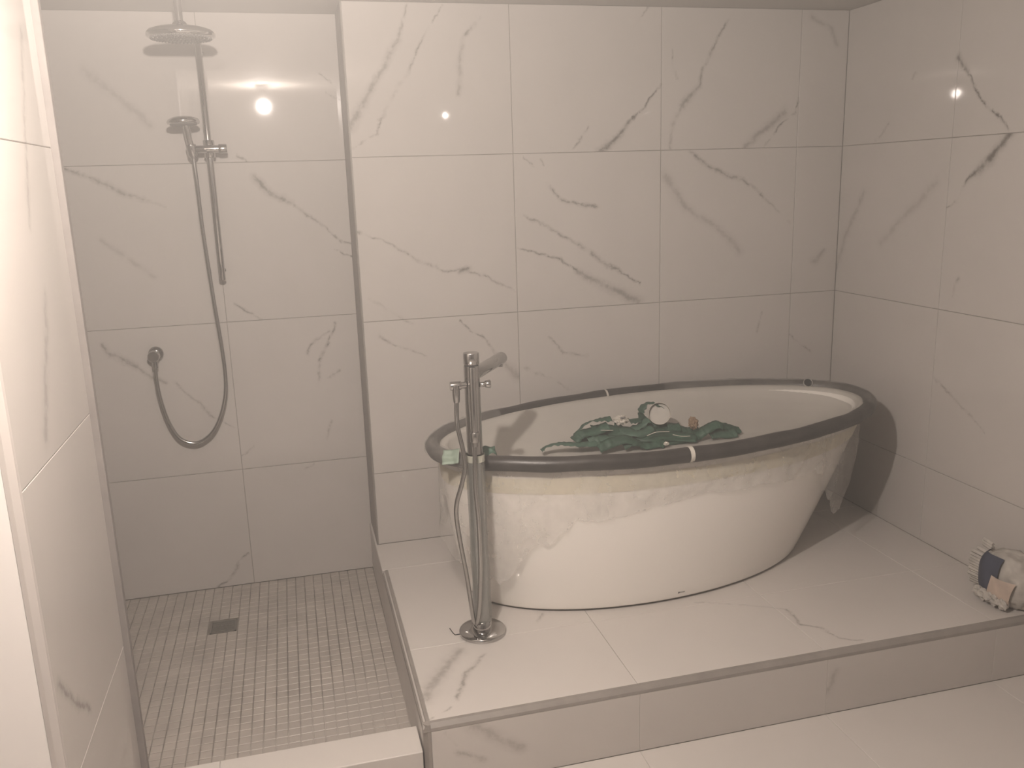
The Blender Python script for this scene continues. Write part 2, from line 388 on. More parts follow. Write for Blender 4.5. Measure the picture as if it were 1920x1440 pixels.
M['sheet'] = plain('dust_sheet', (0.66, 0.63, 0.58), 0.6, var=0.06, vscale=4, bmp=0.2, bscale=18)
M['green'] = plain('green_tape', (0.055, 0.125, 0.085), 0.55, var=0.35, vscale=20, bmp=0.3, bscale=70)
M['green2'] = plain('green_tape_faded', (0.085, 0.165, 0.12), 0.55, var=0.3, vscale=20, bmp=0.3, bscale=70)
M['green_light'] = plain('pale_green_tape', (0.34, 0.43, 0.35), 0.55, var=0.15)
M['collar'] = plain('pale_collar_tape', (0.52, 0.52, 0.44), 0.55, var=0.15)
M['paper'] = plain('white_paper', (0.78, 0.74, 0.66), 0.75, var=0.1)
M['brown'] = plain('brown_paper', (0.38, 0.26, 0.17), 0.8, var=0.3, vscale=40)
M['sack'] = plain('sack_paper', (0.62, 0.58, 0.53), 0.7, var=0.25, vscale=30, bmp=0.4, bscale=60)
M['blue'] = plain('blue_print', (0.075, 0.085, 0.13), 0.55, var=0.2, vscale=30)
M['beige'] = plain('beige_print', (0.68, 0.55, 0.46), 0.65, var=0.2, vscale=25)
M['steel'] = plain('drain_steel', (0.28, 0.265, 0.245), 0.45, 0.6)
M['plastic_white'] = plain('white_plastic', (0.8, 0.78, 0.75), 0.4)

def film_mat(name, color, alpha, rough, bscale, bstr):
    mt, nt, b = new_mat(name)
    tc = N(nt, 'ShaderNodeTexCoord')
    mp = N(nt, 'ShaderNodeMapping'); L(nt, tc.outputs['Object'], mp.inputs['Vector'])
    mp.inputs['Scale'].default_value = (1.0, 1.0, 0.8)
    nz = noise(nt, mp.outputs['Vector'], bscale, 4, 0.6)
    setp(b, color, rough)
    a = maprange(nt, nz.outputs['Fac'], 0.3, 0.7, max(alpha-0.09, 0.03), min(alpha+0.10, 1.0))
    L(nt, a, b.inputs['Alpha'])
    bump(nt, b, nz.outputs['Fac'], bstr, 0.01)
    return mt
M['film'] = film_mat('clear_film', (0.74, 0.71, 0.67), 0.33, 0.14, 11.0, 1.0)
M['film_rim'] = film_mat('film_on_rim', (0.60, 0.57, 0.53), 0.17, 0.2, 30.0, 0.8)
M['ring_film'] = plain('ring_plastic', (0.45, 0.43, 0.40), 0.4)
M['sleeve'] = film_mat('sleeve_film', (0.34, 0.35, 0.325), 0.42, 0.25, 30.0, 0.5)

# dusty mosaic: dust lies thick towards the step and the curb
def dust_mask(nt):
    geo = N(nt, 'ShaderNodeNewGeometry')
    sx = N(nt, 'ShaderNodeSeparateXYZ'); L(nt, geo.outputs['Position'], sx.inputs[0])
    s = math_(nt, 'SUBTRACT', math_(nt, 'MULTIPLY', sx.outputs['Y'], -1.0), 0.52)
    s = math_(nt, 'ADD', s, math_(nt, 'MULTIPLY', math_(nt, 'ADD', sx.outputs['X'], 0.65), 0.75))
    nz = noise(nt, geo.outputs['Position'], 7.0, 5, 0.65).outputs['Fac']
    s = math_(nt, 'ADD', s, math_(nt, 'MULTIPLY', math_(nt, 'SUBTRACT', nz, 0.5), 0.55))
    return maprange(nt, s, -0.12, 0.14, 0.0, 1.0, True), geo
DUST = (0.44, 0.405, 0.37)
mt, nt, b = new_mat('mosaic_stone')
mask, geo = dust_mask(nt)
oi = N(nt, 'ShaderNodeObjectInfo')
cl = noise(nt, geo.outputs['Position'], 9.0, 4).outputs['Fac']
c = mixcol(nt, maprange(nt, cl, 0.3, 0.7, 0.0, 1.0), (0.51, 0.465, 0.42), (0.40, 0.365, 0.33))
c = mixcol(nt, math_(nt, 'MULTIPLY', mask, 0.85), c, DUST)
L(nt, c, b.inputs['Base Color']); setp(b, rough=0.4)
M['mosaic'] = mt
mt, nt, b = new_mat('mosaic_grout')
mask, geo = dust_mask(nt)
br = maprange(nt, noise(nt, geo.outputs['Position'], 12.0, 3).outputs['Fac'], 0.4, 0.65, 0.0, 0.45)
c = mixcol(nt, math_(nt, 'MAXIMUM', mask, br), (0.20, 0.18, 0.155), DUST)
L(nt, c, b.inputs['Base Color']); setp(b, rough=0.9)
M['mosaic_grout'] = mt

# ------------------------------------------------------------------ tiles
_tile_cache = {}
def tile_mesh(w, h):
    k = (round(w, 4), round(h, 4))
    if k in _tile_cache: return _tile_cache[k]
    c, t = 0.0012, 0.008
    v = [(0,0,-t),(w,0,-t),(w,h,-t),(0,h,-t),(0,0,-c),(w,0,-c),(w,h,-c),(0,h,-c),(c,c,0),(w-c,c,0),(w-c,h-c,0),(c,h-c,0)]
    f = [(8,9,10,11)]
    for i in range(4):
        j = (i+1) % 4
        f += [(i, j, j+4, i+4), (i+4, j+4, j+8, i+8)]
    me = bpy.data.meshes.new('tile'); me.from_pydata(v, [], f); me.update()
    me.materials.append(M['marble'])
    _tile_cache[k] = me
    return me

def place_tile(parent, name, o, u, v, w, h, mat):
    """o: corner on the finished face, u, v: unit directions; face looks along u x v"""
    ob = bpy.data.objects.new(name, tile_mesh(w, h))
    u = Vector(u); v = Vector(v); n = u.cross(v)
    mx = Matrix.Identity(4)
    for i in range(3): mx[i][0], mx[i][1], mx[i][2], mx[i][3] = u[i], v[i], n[i], o[i]
    ob.matrix_basis = mx
    ob.material_slots[0].link = 'OBJECT'; ob.material_slots[0].material = mat
    return link(ob, parent)

JOINT = 0.0018
def tile_field(parent, plane, xs, zs, veins=(), gap=JOINT, base=None, name='tile', rough=0.03, dust=0.0):
    """plane(a, b) -> 3-D point, with unit directions plane.u, plane.v; xs, zs joint lines along them"""
    P, u, v = plane
    for i in range(len(xs)-1):
        for j in range(len(zs)-1):
            a0, a1 = sorted((xs[i], xs[i+1])); b0, b1 = zs[j], zs[j+1]
            segs = []
            for w0, w1, st, p, q, r, s in veins:
                mg = 0.06
                if min(p, r) < a1+mg and max(p, r) > a0-mg and min(q, s) < b1+mg and max(q, s) > b0-mg:
                    cx, cz = (p+r)/2, (q+s)/2
                    # a stroke belongs to the tile(s) it runs over
                    if a0-0.012 < max(min(cx, a1+1), a0-1) < a1+0.012 or (min(p, r) < a1 and max(p, r) > a0):
                        if min(q, s) < b1 and max(q, s) > b0:
                            segs.append((w0, w1, st, P(p, q), P(r, s)))
            mat = marble('marble_veined', segs, rough=rough, dust=dust, base=FLOORB if dust else MARBLE) if segs else (base or M['marble'])
            g = gap/2
            n = Vector(u).cross(Vector(v))
            # direction of u may run against the coordinate
            c0, c1 = (a0+g, a1-g)
            if (P(c1, b0) - P(c0, b0)).dot(Vector(u)) < 0: c0, c1 = c1, c0
            place_tile(parent, name, P(c0, b0+g), u, v, abs(a1-a0)-gap, b1-b0-gap, mat)

def struct(name, mb, mat, label):
    o = mb.build(name, mat); props(o, label, kind='structure'); return o

BACK = 0.0035      # grout lies this far behind the tile faces
# ---- walls
wall_back = struct('wall_back', MB().box((XS+0.005, BACK, 0.0), (XR+0.12, 0.40, CEIL)), M['grout'], 'tiled wall behind the bathtub')
pl = (lambda a, b: Vector((a, 0.0, b)), (1,0,0), (0,0,1))
tile_field(wall_back, pl, [XS+0.005, 0.0, 0.6, 1.2, XR], [PLAT, *ROWS, CEIL], VEINS['back'])
pl = (lambda a, b: Vector((XS, a, b)), (0,-1,0), (0,0,1))
MB().box((XS-0.0005, 0.005, 0.0), (XS+0.008, YS, CEIL)).build('reveal_panel', M['trim'], wall_back)

wall_shower = struct('wall_shower', MB().box((XSL-0.15, YS+BACK, 0.0), (XS+0.02, YS+0.15, CEIL)), M['grout'], 'tiled back wall of the shower recess')
pl = (lambda a, b: Vector((a, YS, b)), (1,0,0), (0,0,1))
tile_field(wall_shower, pl, [XSL, -1.7048, -1.1048, XS], [0.0, *ROWS, CEIL], VEINS['shower'])

wall_side = struct('wall_side', MB().box((XSL-0.15, YC-0.02, 0.0), (XSL-BACK, YS+0.15, CEIL)), M['grout'], 'tiled side wall deep in the shower recess')
pl = (lambda a, b: Vector((XSL, a, b)), (0,1,0), (0,0,1))
tile_field(wall_side, pl, [YC, -0.52, 0.08, YS], [0.0, *ROWS, CEIL])

wall_right = struct('wall_right', MB().box((XR+BACK, -5.2, 0.0), (XR+0.12, BACK, CEIL)), M['grout'], 'tiled side wall at the foot of the bathtub')
pl = (lambda a, b: Vector((XR, a, b)), (0,-1,0), (0,0,1))
tile_field(wall_right, pl, [YF, -1.223, -0.623, 0.0], [PLAT, *ROWS, CEIL], VEINS['right'])
tile_field(wall_right, pl, [-2.423, -1.823, YF], [0.0, *ROWS, CEIL])
tile_field(wall_right, pl, [-5.2, -4.2, -3.3, -2.423], [0.0, *ROWS, CEIL])

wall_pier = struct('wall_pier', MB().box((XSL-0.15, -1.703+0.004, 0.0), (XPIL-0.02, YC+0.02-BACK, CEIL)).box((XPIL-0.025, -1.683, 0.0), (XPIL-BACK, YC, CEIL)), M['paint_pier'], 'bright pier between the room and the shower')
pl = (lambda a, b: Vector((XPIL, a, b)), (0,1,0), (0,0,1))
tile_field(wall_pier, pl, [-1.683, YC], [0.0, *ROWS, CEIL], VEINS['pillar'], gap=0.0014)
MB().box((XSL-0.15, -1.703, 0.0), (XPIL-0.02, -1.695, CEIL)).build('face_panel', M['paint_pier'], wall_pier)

struct('wall_left', MB().box((-2.1, -5.2, 0.0), (XSL-0.15, -1.703, CEIL)), M['paint'], 'painted wall of the room beside the pier')
struct('wall_rear', MB().box((-2.1, -5.35, 0.0), (XR+0.12, -5.2, CEIL)), M['paint'], 'painted wall behind the camera position')
struct('ceiling', MB().box((-2.1, -5.35, CEIL), (XR+0.12, 0.40, CEIL+0.12)), M['ceiling'], 'plain painted ceiling')

# ---- unseen door, added for dark reflections in the chrome
door = struct('added_door', MB().box((-0.9, -5.20, 0.0), (0.0, -5.17, 2.05), 0.003), plain('door_wood', (0.16, 0.11, 0.075), 0.4), 'unseen dark door added for the chrome reflections')
MB().lathe([(0.011, 0), (0.011, 0.05)], (-0.08, -5.17, 1.0), (0,1,0), 12).tube([(-0.08, -5.12, 1.0), (-0.20, -5.12, 1.0)], 0.010, 8).build('added_door_handle', M['chrome'], door)

# ---- floors
floor = struct('floor', MB().box((-2.1, -5.35, -0.15), (XR+0.12, YF+0.02, -0.002)), M['grout_light'], 'light tiled floor in front of the platform')
pl = (lambda a, b: Vector((a, b, 0.0)), (1,0,0), (0,1,0))
tile_field(floor, pl, [-1.93, -1.2, -0.6, 0.0, 0.6, 1.2, XR], [-5.15, -4.24, -3.64, -3.04, -2.44, -1.84, YF], gap=0.0014, base=M['marble_floor'])

floor_shower = struct('floor_shower', MB().box((XSL-0.15, YC-0.02, -0.15), (XS+0.02, YS+0.15, -0.0022)), M['mosaic_grout'], 'mosaic shower floor')
PITCH = 0.0360
chips = []
nx = int((XS-0.008 - XSL)/PITCH); ny = int((YS - YC)/PITCH)
DRX, DRY, DRS = -1.206, -0.107, 0.050
for i in range(nx):
    for j in range(ny):
        x0 = XS - 0.008 - (i+1)*PITCH; y0 = YS - (j+1)*PITCH
        cx, cy = x0+PITCH/2, y0+PITCH/2
        if abs(cx-DRX) < DRS+0.010 and abs(cy-DRY) < DRS+0.010: continue
        d = Vector((cx+0.8527, cy+3.2758, -1.5947))
        z = d.dot(F_); px = 960 + FOCAL_PX*d.dot(R_)/z; py = 720 - FOCAL_PX*d.dot(U_)/z
        # hidden behind the curb or behind the pier?
        t = (YC + 3.2758)/(cy + 3.2758)
        hid = px < 225 or py > 1436 or (1.5947*(1-t)) < 0.128
        chips.append((hid, z, x0, y0))
chips.sort()
g = 0.0032/2
def chip_mesh():
    w = PITCH-2*g; c = 0.0012
    return MB().add([(0,0,-0.006),(w,0,-0.006),(w,w,-0.006),(0,w,-0.006),(0,0,-c),(w,0,-c),(w,w,-c),(0,w,-c),(c,c,0),(w-c,c,0),(w-c,w-c,0),(c,w-c,0)],
        [(8,9,10,11)] + [f for i in range(4) for f in ((i,(i+1)%4,(i+1)%4+4,i+4),(i+4,(i+1)%4+4,(i+1)%4+8,i+8))])
cm = chip_mesh().mesh('mosaic_tile'); cm.materials.append(M['mosaic'])
rest = MB()
for k, (hid, z, x0, y0) in enumerate(chips):
    dz = rnd.uniform(-0.0005, 0.0005)
    if k < 300:
        ob = bpy.data.objects.new('mosaic_tile', cm)
        ob.location = (x0+g, y0+g, dz)
        ob.rotation_euler = (rnd.uniform(-0.006, 0.006), rnd.uniform(-0.006, 0.006), 0)
        link(ob, floor_shower)
    else:
        b_ = chip_mesh()
        rest.add([(x+x0+g, y+y0+g, z_+dz) for x, y, z_ in b_.v], b_.f)
props(rest.build('mosaic_field', M['mosaic'], floor_shower), kind='stuff')

# curb across the shower entrance
curb = struct('curb', MB().box((XSL-0.1, YF+0.004, -0.1), (XS-0.012, YC-0.004, 0.128-0.003)), M['grout_light'], 'low tiled curb across the shower entrance')
pl = (lambda a, b: Vector((a, b, 0.128)), (1,0,0), (0,1,0))
tile_field(curb, pl, [-1.74, -1.14, XS-0.012], [YF, YC], base=M['marble_floor'])
pl = (lambda a, b: Vector((a, YF, b)), (1,0,0), (0,0,1))
tile_field(curb, pl, [-1.74, -1.14, XS-0.012], [0.0, 0.128])
pl = (lambda a, b: Vector((a, YC, b)), (-1,0,0), (0,0,1))
tile_field(curb, pl, [-1.74, -1.14, XS-0.012], [0.0, 0.128])

# platform under the bathtub
XP = XS - 0.008
CH = 0.02
plat = struct('platform_floor', MB().box((XP+0.004, YF+CH, -0.1), (XR+0.01, 0.01, PLAT-0.003)).box((XP+CH, YF+0.004, -0.1), (XR+0.01, YF+CH+0.01, PLAT-CH)), M['grout_light'], 'raised tiled platform carrying the bathtub')
pl = (lambda a, b: Vector((a, b, PLAT)), (1,0,0), (0,1,0))
tile_field(plat, pl, [XP+CH, 0.0, 0.6, 1.2, XR], [YF+CH, -0.845, -0.245], VEINS['platform'], gap=0.0011, base=M['marble_floor'], rough=0.26, dust=0.12)
tile_field(plat, pl, [XP, 0.0, 0.6, 1.2, XR], [-0.245, 0.0], gap=0.0022, base=M['marble_floor'])
pl = (lambda a, b: Vector((a, YF, b)), (1,0,0), (0,0,1))
tile_field(plat, pl, [XP+CH, 0.0, 0.6, 1.2, XR], [0.0, PLAT-CH], VEINS['riser'], gap=0.0002)
pl = (lambda a, b: Vector((XP, a, b)), (0,-1,0), (0,0,1))
tile_field(plat, pl, [YF+CH, -0.845, -0.245], [0.0, PLAT-CH], gap=0.0011, base=M['marble_floor'])
tile_field(plat, pl, [-0.245, YS], [0.0, PLAT-0.001], gap=0.0011, base=M['marble_floor'])

# ---- grey corner profiles
def chamfer_bar(p0, p1, d0, d1, size=CH, lip=0.0012):
    """bar along p0->p1 (the sharp corner), bevelling between the two face directions d0, d1 (pointing into the solid)"""
    p0 = Vector(p0); p1 = Vector(p1); d0 = Vector(d0); d1 = Vector(d1)
    out = -(d0+d1)*lip
    sec = [d0*size+out*0.5, d0*size*0.62+d1*size*0.10+out, d0*size*0.10+d1*size*0.62+out, d1*size+out*0.5, d1*size+d0*size*0.8, d0*size+d1*size*0.8]
    n = len(sec); v = [p0+s for s in sec] + [p1+s for s in sec]
    f = [(i, (i+1) % n, (i+1) % n + n, i+n) for i in range(n)] + [tuple(range(n)), tuple(reversed(range(n, 2*n)))]
    return MB().add(v, f)
struct('trim_1', chamfer_bar((XS, 0, PLAT), (XS, 0, CEIL), (1,0,0), (0,1,0), 0.005, 0.0006), M['trim'], 'grey corner profile at the edge of the shower recess')
struct('trim_2', MB().box((XPIL-0.004, YC, 0), (XPIL+0.015, YC+0.022, CEIL), 0.0015), M['trim_pier'], 'grey corner profile at the far edge of the pier')
struct('trim_3', chamfer_bar((XPIL, -1.703, 0), (XPIL, -1.703, CEIL), (-1,0,0), (0,1,0)), plain('pale_trim', (0.60, 0.56, 0.53), 0.45), 'pale corner profile at the near edge of the pier')
struct('trim_4', chamfer_bar((XP, -0.247, PLAT), (XP, YF, PLAT), (1,0,0), (0,0,-1)), M['trim'], 'grey edge profile along the shower side of the platform')
struct('trim_5', chamfer_bar((XP, YF, PLAT), (XR, YF, PLAT), (0,1,0), (0,0,-1)), M['trim'], 'grey edge profile along the front of the platform')
struct('trim_6', chamfer_bar((XP, YF, 0), (XP, YF, PLAT), (1,0,0), (0,1,0)), M['trim'], 'grey upright profile at the corner of the platform')

# ------------------------------------------------------------------ lamps
def bulb(pos, label, watt, r):
    x, y, z = pos
    t = empty('ceiling_bulb', (x, y, CEIL), label, 'light bulb')
    MB().lathe([(0.0, 0), (0.04, -0.0), (0.04, -0.012), (0.022, -0.024)], (x, y, CEIL), (0,0,1), 20, cap0=False, cap1=False).build('ceiling_rose', M['nozzle'], t)
    top = CEIL-0.024
    MB().lathe([(0.018, 0), (0.019, z+r*1.02-top)], (x, y, top), (0,0,1), 16).build('lamp_holder', M['nozzle'], t)
    ld = bpy.data.lights.new('bulb_light', 'POINT')        # the frosted glass ball itself
    ld.energy = watt; ld.color = BULB_COLOR; ld.shadow_soft_size = r
    lo = bpy.data.objects.new('bulb_light', ld); lo.location = (0, 0, z-CEIL)
    link(lo, t)
bulb(BULB_POS, 'bare bulb hanging at the ceiling above the shower entrance', BULB_WATT, 0.026)
bulb(BULB2_POS, 'bare bulb at the ceiling near the rear wall', BULB2_WATT, 0.008)

# ------------------------------------------------------------------ shower fittings
# rain shower on a ceiling arm
hx, hy, hz = -1.128, -0.107, 2.093
t = empty('rain_shower', (hx, hy, CEIL), 'round chrome rain shower head on a straight ceiling arm', 'shower head')
MB().lathe([(0.032, 0), (0.032, -0.006), (0.014, -0.010)], (hx, hy, CEIL), (0,0,1), 24).build('ceiling_flange', M['chrome'], t)
MB().lathe([(0.0125, -0.005), (0.0125, hz+0.03-CEIL)], (hx, hy, CEIL), (0,0,1), 18).build('arm', M['chrome'], t)
hd = MB().lathe([(0.016, 0.040), (0.022, 0.034), (0.026, 0.024), (0.080, 0.018), (0.100, 0.011), (0.107, 0.003), (0.107, -0.007), (0.100, -0.012)], (hx, hy, hz), (0,0,1), 48).build('head', M['chrome'], t)
nz = MB()
for ring in range(1, 8):
    cnt = ring*7
    for k in range(cnt):
        a = 2*math.pi*k/cnt + ring*0.3
        nz.lathe([(0.0042, 0.0), (0.0036, -0.003), (0.0016, -0.004)], (hx+0.0132*ring*math.cos(a), hy+0.0132*ring*math.sin(a), hz-0.0115), (0,0,1), 6)
props(nz.build('nozzles', M['nozzle'], hd), kind='stuff')

# slide rail
rx, ry = -1.100, 0.185
t = empty('shower_rail', (rx, YS, 1.28), 'straight chrome slide rail fixed upright on the shower wall', 'shower rail')
MB().lathe([(0.0105, 1.268-1.28), (0.0125, 1.27-1.28), (0.0125, 2.112-1.28), (0.0105, 2.114-1.28)], (rx, ry, 1.28), (0,0,1), 20).build('rail', M['chrome'], t)
for z in (1.30, 2.085):
    MB().lathe([(0.0095, 0), (0.0095, YS-ry)], (rx, ry, z), (0,1,0), 14).lathe([(0.012, 0), (0.012, -0.004)], (rx, YS, z), (0,1,0), 18).build('wall_bracket', M['chrome'], t)
MB().lathe([(0.0185, -0.03), (0.020, -0.028), (0.020, 0.03), (0.0185, 0.032)], (rx+0.002, ry-0.002, 1.745), (0,0,1), 20).build('slider', M['chrome'], t)
sl = MB().lathe([(0.0125, 0), (0.0135, 0.003), (0.0135, 0.118), (0.0125, 0.121)], (rx-0.058, ry-0.028, 1.745), (1,0,0), 18).build('cross_bar', M['chrome'], t)
MB().lathe([(0.0155, 0), (0.0165, 0.002), (0.0165, 0.026), (0.015, 0.028)], (rx+0.037, ry-0.028, 1.745), (1,0,0), 18).build('clamp_knob', M['chrome_soft'], sl)
MB().lathe([(0.016, -0.022), (0.018, -0.018), (0.018, 0.016), (0.017, 0.020)], (rx-0.056, ry-0.030, 1.742), (-0.12, -0.2, 0.97), 18).build('handset_cradle', M['chrome'], t)

# hand shower in the cradle
bx, by, bz = rx-0.056, ry-0.030, 1.735
ux = Vector((-0.10, -0.22, 0.97)).normalized()
tip = Vector((bx, by, bz)) + ux*0.10
t = empty('hand_shower', (bx, by, bz), 'chrome hand shower with flat round head resting in the rail cradle', 'hand shower')
hnd = [Vector((bx, by, bz)) - ux*0.022, Vector((bx, by, bz)), Vector((bx, by, bz))+ux*0.05, tip, tip+Vector((-0.004, -0.012, 0.012))]
MB().tube(spline(hnd, 5), 0.012, 14, rfun=lambda i: 0.0105+0.003*i/20).build('handle', M['chrome'], t)
ha = Vector((0.03, -0.06, -1.0)).normalized()
hc = tip + Vector((-0.004, -0.032, 0.006))
hh = MB().lathe([(0.012, -0.018), (0.035, -0.014), (0.052, -0.006), (0.0555, 0.002), (0.054, 0.008), (0.050, 0.010)], hc, ha, 32).build('head', M['chrome'], t)
MB().lathe([(0.046, 0.0102), (0.045, 0.012)], hc, ha, 28).build('nozzle_plate', M['nozzle'], hh)

# hose and wall outlet
ox, oz = -1.378, 0.993
t = empty('water_outlet', (ox, YS, oz), 'round chrome wall outlet elbow beside the hose loop', 'wall outlet')
MB().lathe([(0.027, 0), (0.0275, -0.004), (0.0275, -0.012), (0.025, -0.014)], (ox+0.004, YS, oz+0.004), (0,1,0), 26).build('rosette', M['chrome'], t)
MB().lathe([(0.0215, -0.012), (0.0215, -0.055), (0.0195, -0.058)], (ox, YS, oz), (0,1,0), 24).build('outlet_body', M['chrome'], t)
MB().lathe([(0.0115, -0.012), (0.0115, -0.045)], (ox+0.001, YS-0.04, oz), (0,0,1), 14).build('hose_nut', M['chrome'], t)
hose = [(bx+0.002, by+0.004, bz-0.02), (-1.152, 0.165, 1.62), (-1.152, 0.185, 1.478), (-1.146, 0.20, 1.30), (-1.139, 0.20, 1.16), (-1.130, 0.20, 1.011), (-1.128, 0.20, 0.90), (-1.137, 0.20, 0.815), (-1.165, 0.20, 0.73), (-1.205, 0.20, 0.668), (-1.262, 0.20, 0.638), (-1.318, 0.20, 0.660), (-1.352, 0.20, 0.725), (-1.372, 0.20, 0.815), (-1.379, 0.202, 0.90), (ox+0.001, YS-0.04, oz-0.04)]
def ribbed(pts, r):
    n = len(pts)
    return MB().tube(pts, r, 10, rfun=lambda i: r*(1.0 if i % 2 else 0.90))
ho = ribbed(spline(hose, 34), 0.0078).build('shower_hose', M['chrome_soft'], origin=hose[10])
props(ho, 'ribbed metal shower hose hanging in a loop on the shower wall', 'hose')

# floor drain
t = empty('floor_drain', (DRX, DRY, 0.0), 'square steel drain grate set in the mosaic shower floor', 'drain')
s_ = 0.047
fr = MB()
for a, b_ in (((-s_, -s_), (s_, -s_+0.006)), ((-s_, s_-0.006), (s_, s_)), ((-s_, -s_), (-s_+0.006, s_)), ((s_-0.006, -s_), (s_, s_))):
    fr.box((DRX+a[0], DRY+a[1], -0.004), (DRX+b_[0], DRY+b_[1], 0.0015))
fr.build('frame', M['steel'], t)
MB().box((DRX-s_, DRY-s_, -0.006), (DRX+s_, DRY+s_, -0.0035)).build('sump', M['dark'], t)
for k in range(9):
    y = DRY - s_ + 0.010 + k*0.0093
    MB().box((DRX-s_+0.007, y, -0.003), (DRX+s_-0.007, y+0.0058, 0.001)).build('grate_bar', M['steel'], t)

# ------------------------------------------------------------------ bathtub
TX, TY, TH = 0.416, -0.460, 0.109
RIMZ, RA, RB, RR = 0.742, 0.861, 0.406, 0.025
BA, BB = 0.66, 0.345
BX, BY = -0.096, 0.010      # the foot sits a little towards the tap
ct, st_ = math.cos(TH), math.sin(TH)
def tub_xy(a, b, u, off=0.0):
    x, y = a*math.cos(u), b*math.sin(u)
    nx_, ny_ = math.cos(u)/a, math.sin(u)/b
    l = math.hypot(nx_, ny_); x += off*nx_/l; y += off*ny_/l
    return (TX + ct*x - st_*y, TY + st_*x + ct*y)
def wall_ab(s):
    """semi-axes of the outer wall at height fraction s (0 foot, 1 rim)"""
    k = s + 0.05*math.sin(math.pi*s)
    return BA+(RA-0.014-BA)*k, BB+(RB-0.014-BB)*k
def wall_xy(s, u, off=0.0):
    a, b = wall_ab(s); x, y = tub_xy(a, b, u, off)
    return x+BX*(1-s), y+BY*(1-s)
tub = empty('bathtub', (TX, TY, PLAT), 'white oval freestanding bathtub wrapped in protective film and foam edging', 'bathtub')
FOOT = PLAT+0.006
prof = []
for k in range(0, 5):
    a = math.pi/2*k/4; s = 0.02*(1-math.cos(a)); prof.append((s, -0.012*(1-math.sin(a))))
for k in range(1, 15): prof.append((0.02+0.98*k/14, 0.0))
sh = MB()
HT = RIMZ-FOOT
def outer(i, j):
    u = 2*math.pi*i; s, off = prof[round(j*(len(prof)-1))]
    x, y = wall_xy(s, u, off); return (x, y, FOOT+s*HT)
sh.grid(outer, 128, len(prof)-1, True)
ip = [(0.0, 1.0), (0.03, 1.0), (0.04, 0.98), (0.045, 0.9), (0.045, 0.7), (0.045, 0.5), (0.05, 0.3), (0.07, 0.2), (0.12, 0.16), (0.25, 0.15), (0.33, 0.149)]
def inner(i, j):
    u = 2*math.pi*i; d, s = ip[round(j*(len(ip)-1))]
    x, y = wall_xy(s, u, 0); cx_, cy_ = TX+BX*(1-s), TY+BY*(1-s)
    a, b = wall_ab(s); k = lambda w: max(w-d, 0.004)/w
    lx, ly = ct*(x-cx_)+st_*(y-cy_), -st_*(x-cx_)+ct*(y-cy_)
    lx *= k(a); ly *= k(b)
    return (cx_+ct*lx-st_*ly, cy_+st_*lx+ct*ly, FOOT+s*HT)
sh.grid(inner, 128, len(ip)-1, True)
sh.build('shell', M['acrylic'], tub)
def shaded_plinth(i, j):
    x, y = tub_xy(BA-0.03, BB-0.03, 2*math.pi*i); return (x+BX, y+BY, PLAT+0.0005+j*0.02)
MB().grid(shaded_plinth, 96, 1, True).build('shaded_plinth', M['dark'], tub)  # near-black: the shadow gap under the tub put into its colour

# masking tape round the upper wall
def tapering(i, j):
    u = 2*math.pi*i; s = 0.905-0.105*j + 0.006*math.sin(7*u)*(j-0.5)
    x, y = wall_xy(s, u, 0.0018); return (x, y, FOOT+s*HT)
MB().grid(tapering, 128, 3, True).build('masking_tape_band', M['yellow_tape'], tub)

# foam edging on the rim
rimpts = []
for k in range(180):
    u = 2*math.pi*k/180
    x, y = tub_xy(RA, RB, u); rimpts.append((x, y, RIMZ + 0.0015*math.sin(5*u+1) + 0.001*math.sin(17*u)))
foam = MB().tube(rimpts, RR, 18, closed=True, rfun=lambda i: RR*(1+0.035*math.sin(i*0.9)*math.sin(i*0.23))).build('foam_edging', M['foam'], tub)
def strap(u, wid, mat, name, rr=RR+0.0015, parent=None):
    p = []
    for k in range(7):
        uu = u + wid*(k/6-0.5); x, y = tub_xy(RA, RB, uu); p.append((x, y, RIMZ+0.0005))
    return MB().tube(p, rr, 18).build(name, mat, parent or foam)
def u_of(x, y):
    dx, dy = x-TX, y-TY
    lx, ly = ct*dx+st_*dy, -st_*dx+ct*dy
    return math.atan2(ly/RB, lx/RA)
strap(u_of(0.317, -0.88), 0.016, M['paper'], 'tape_strap')
strap(u_of(0.34, -0.07), 0.010, M['paper'], 'tape_strap')
# loose film over the foam at both ends
def rim_film(u0, u1, seed):
    def f(i, j):
        u = u0+(u1-u0)*i; ang = math.radians(-30 + 215*j)
        x, y = tub_xy(RA, RB, u); ox_, oy_ = tub_xy(RA, RB, u, 1.0); nx_, ny_ = ox_-x, oy_-y
        r = RR + 0.003 + 0.006*max(0, mnoise.noise((x*22, y*22+seed, j*6)))
        e = 1.0
        return (x+nx_*r*math.cos(ang), y+ny_*r*math.cos(ang), RIMZ+r*math.sin(ang)*e)
    return MB().grid(f, 60, 12).build('rim_film', M['film_rim'], tub)
rim_film(math.radians(128), math.radians(205), 3.0)
rim_film(math.radians(-32), math.radians(75), 8.0)
# tap hole cover on the deck
hd_ = Vector((-0.25, -0.78, 0.57)).normalized()
hp = Vector((*tub_xy(RA, RB, u_of(1.115, -0.215)), RIMZ)) + hd_*(RR+0.002)
hole = MB().lathe([(0.0185, 0.0), (0.0195, 0.007), (0.0165, 0.009), (0.0155, 0.004)], hp, hd_, 24, cap1=False).build('hole_ring', M['ring_film'], tub)
MB().lathe([(0.016, 0.0), (0.016, 0.0065)], hp, hd_, 24).build('hole', M['dark'], hole)

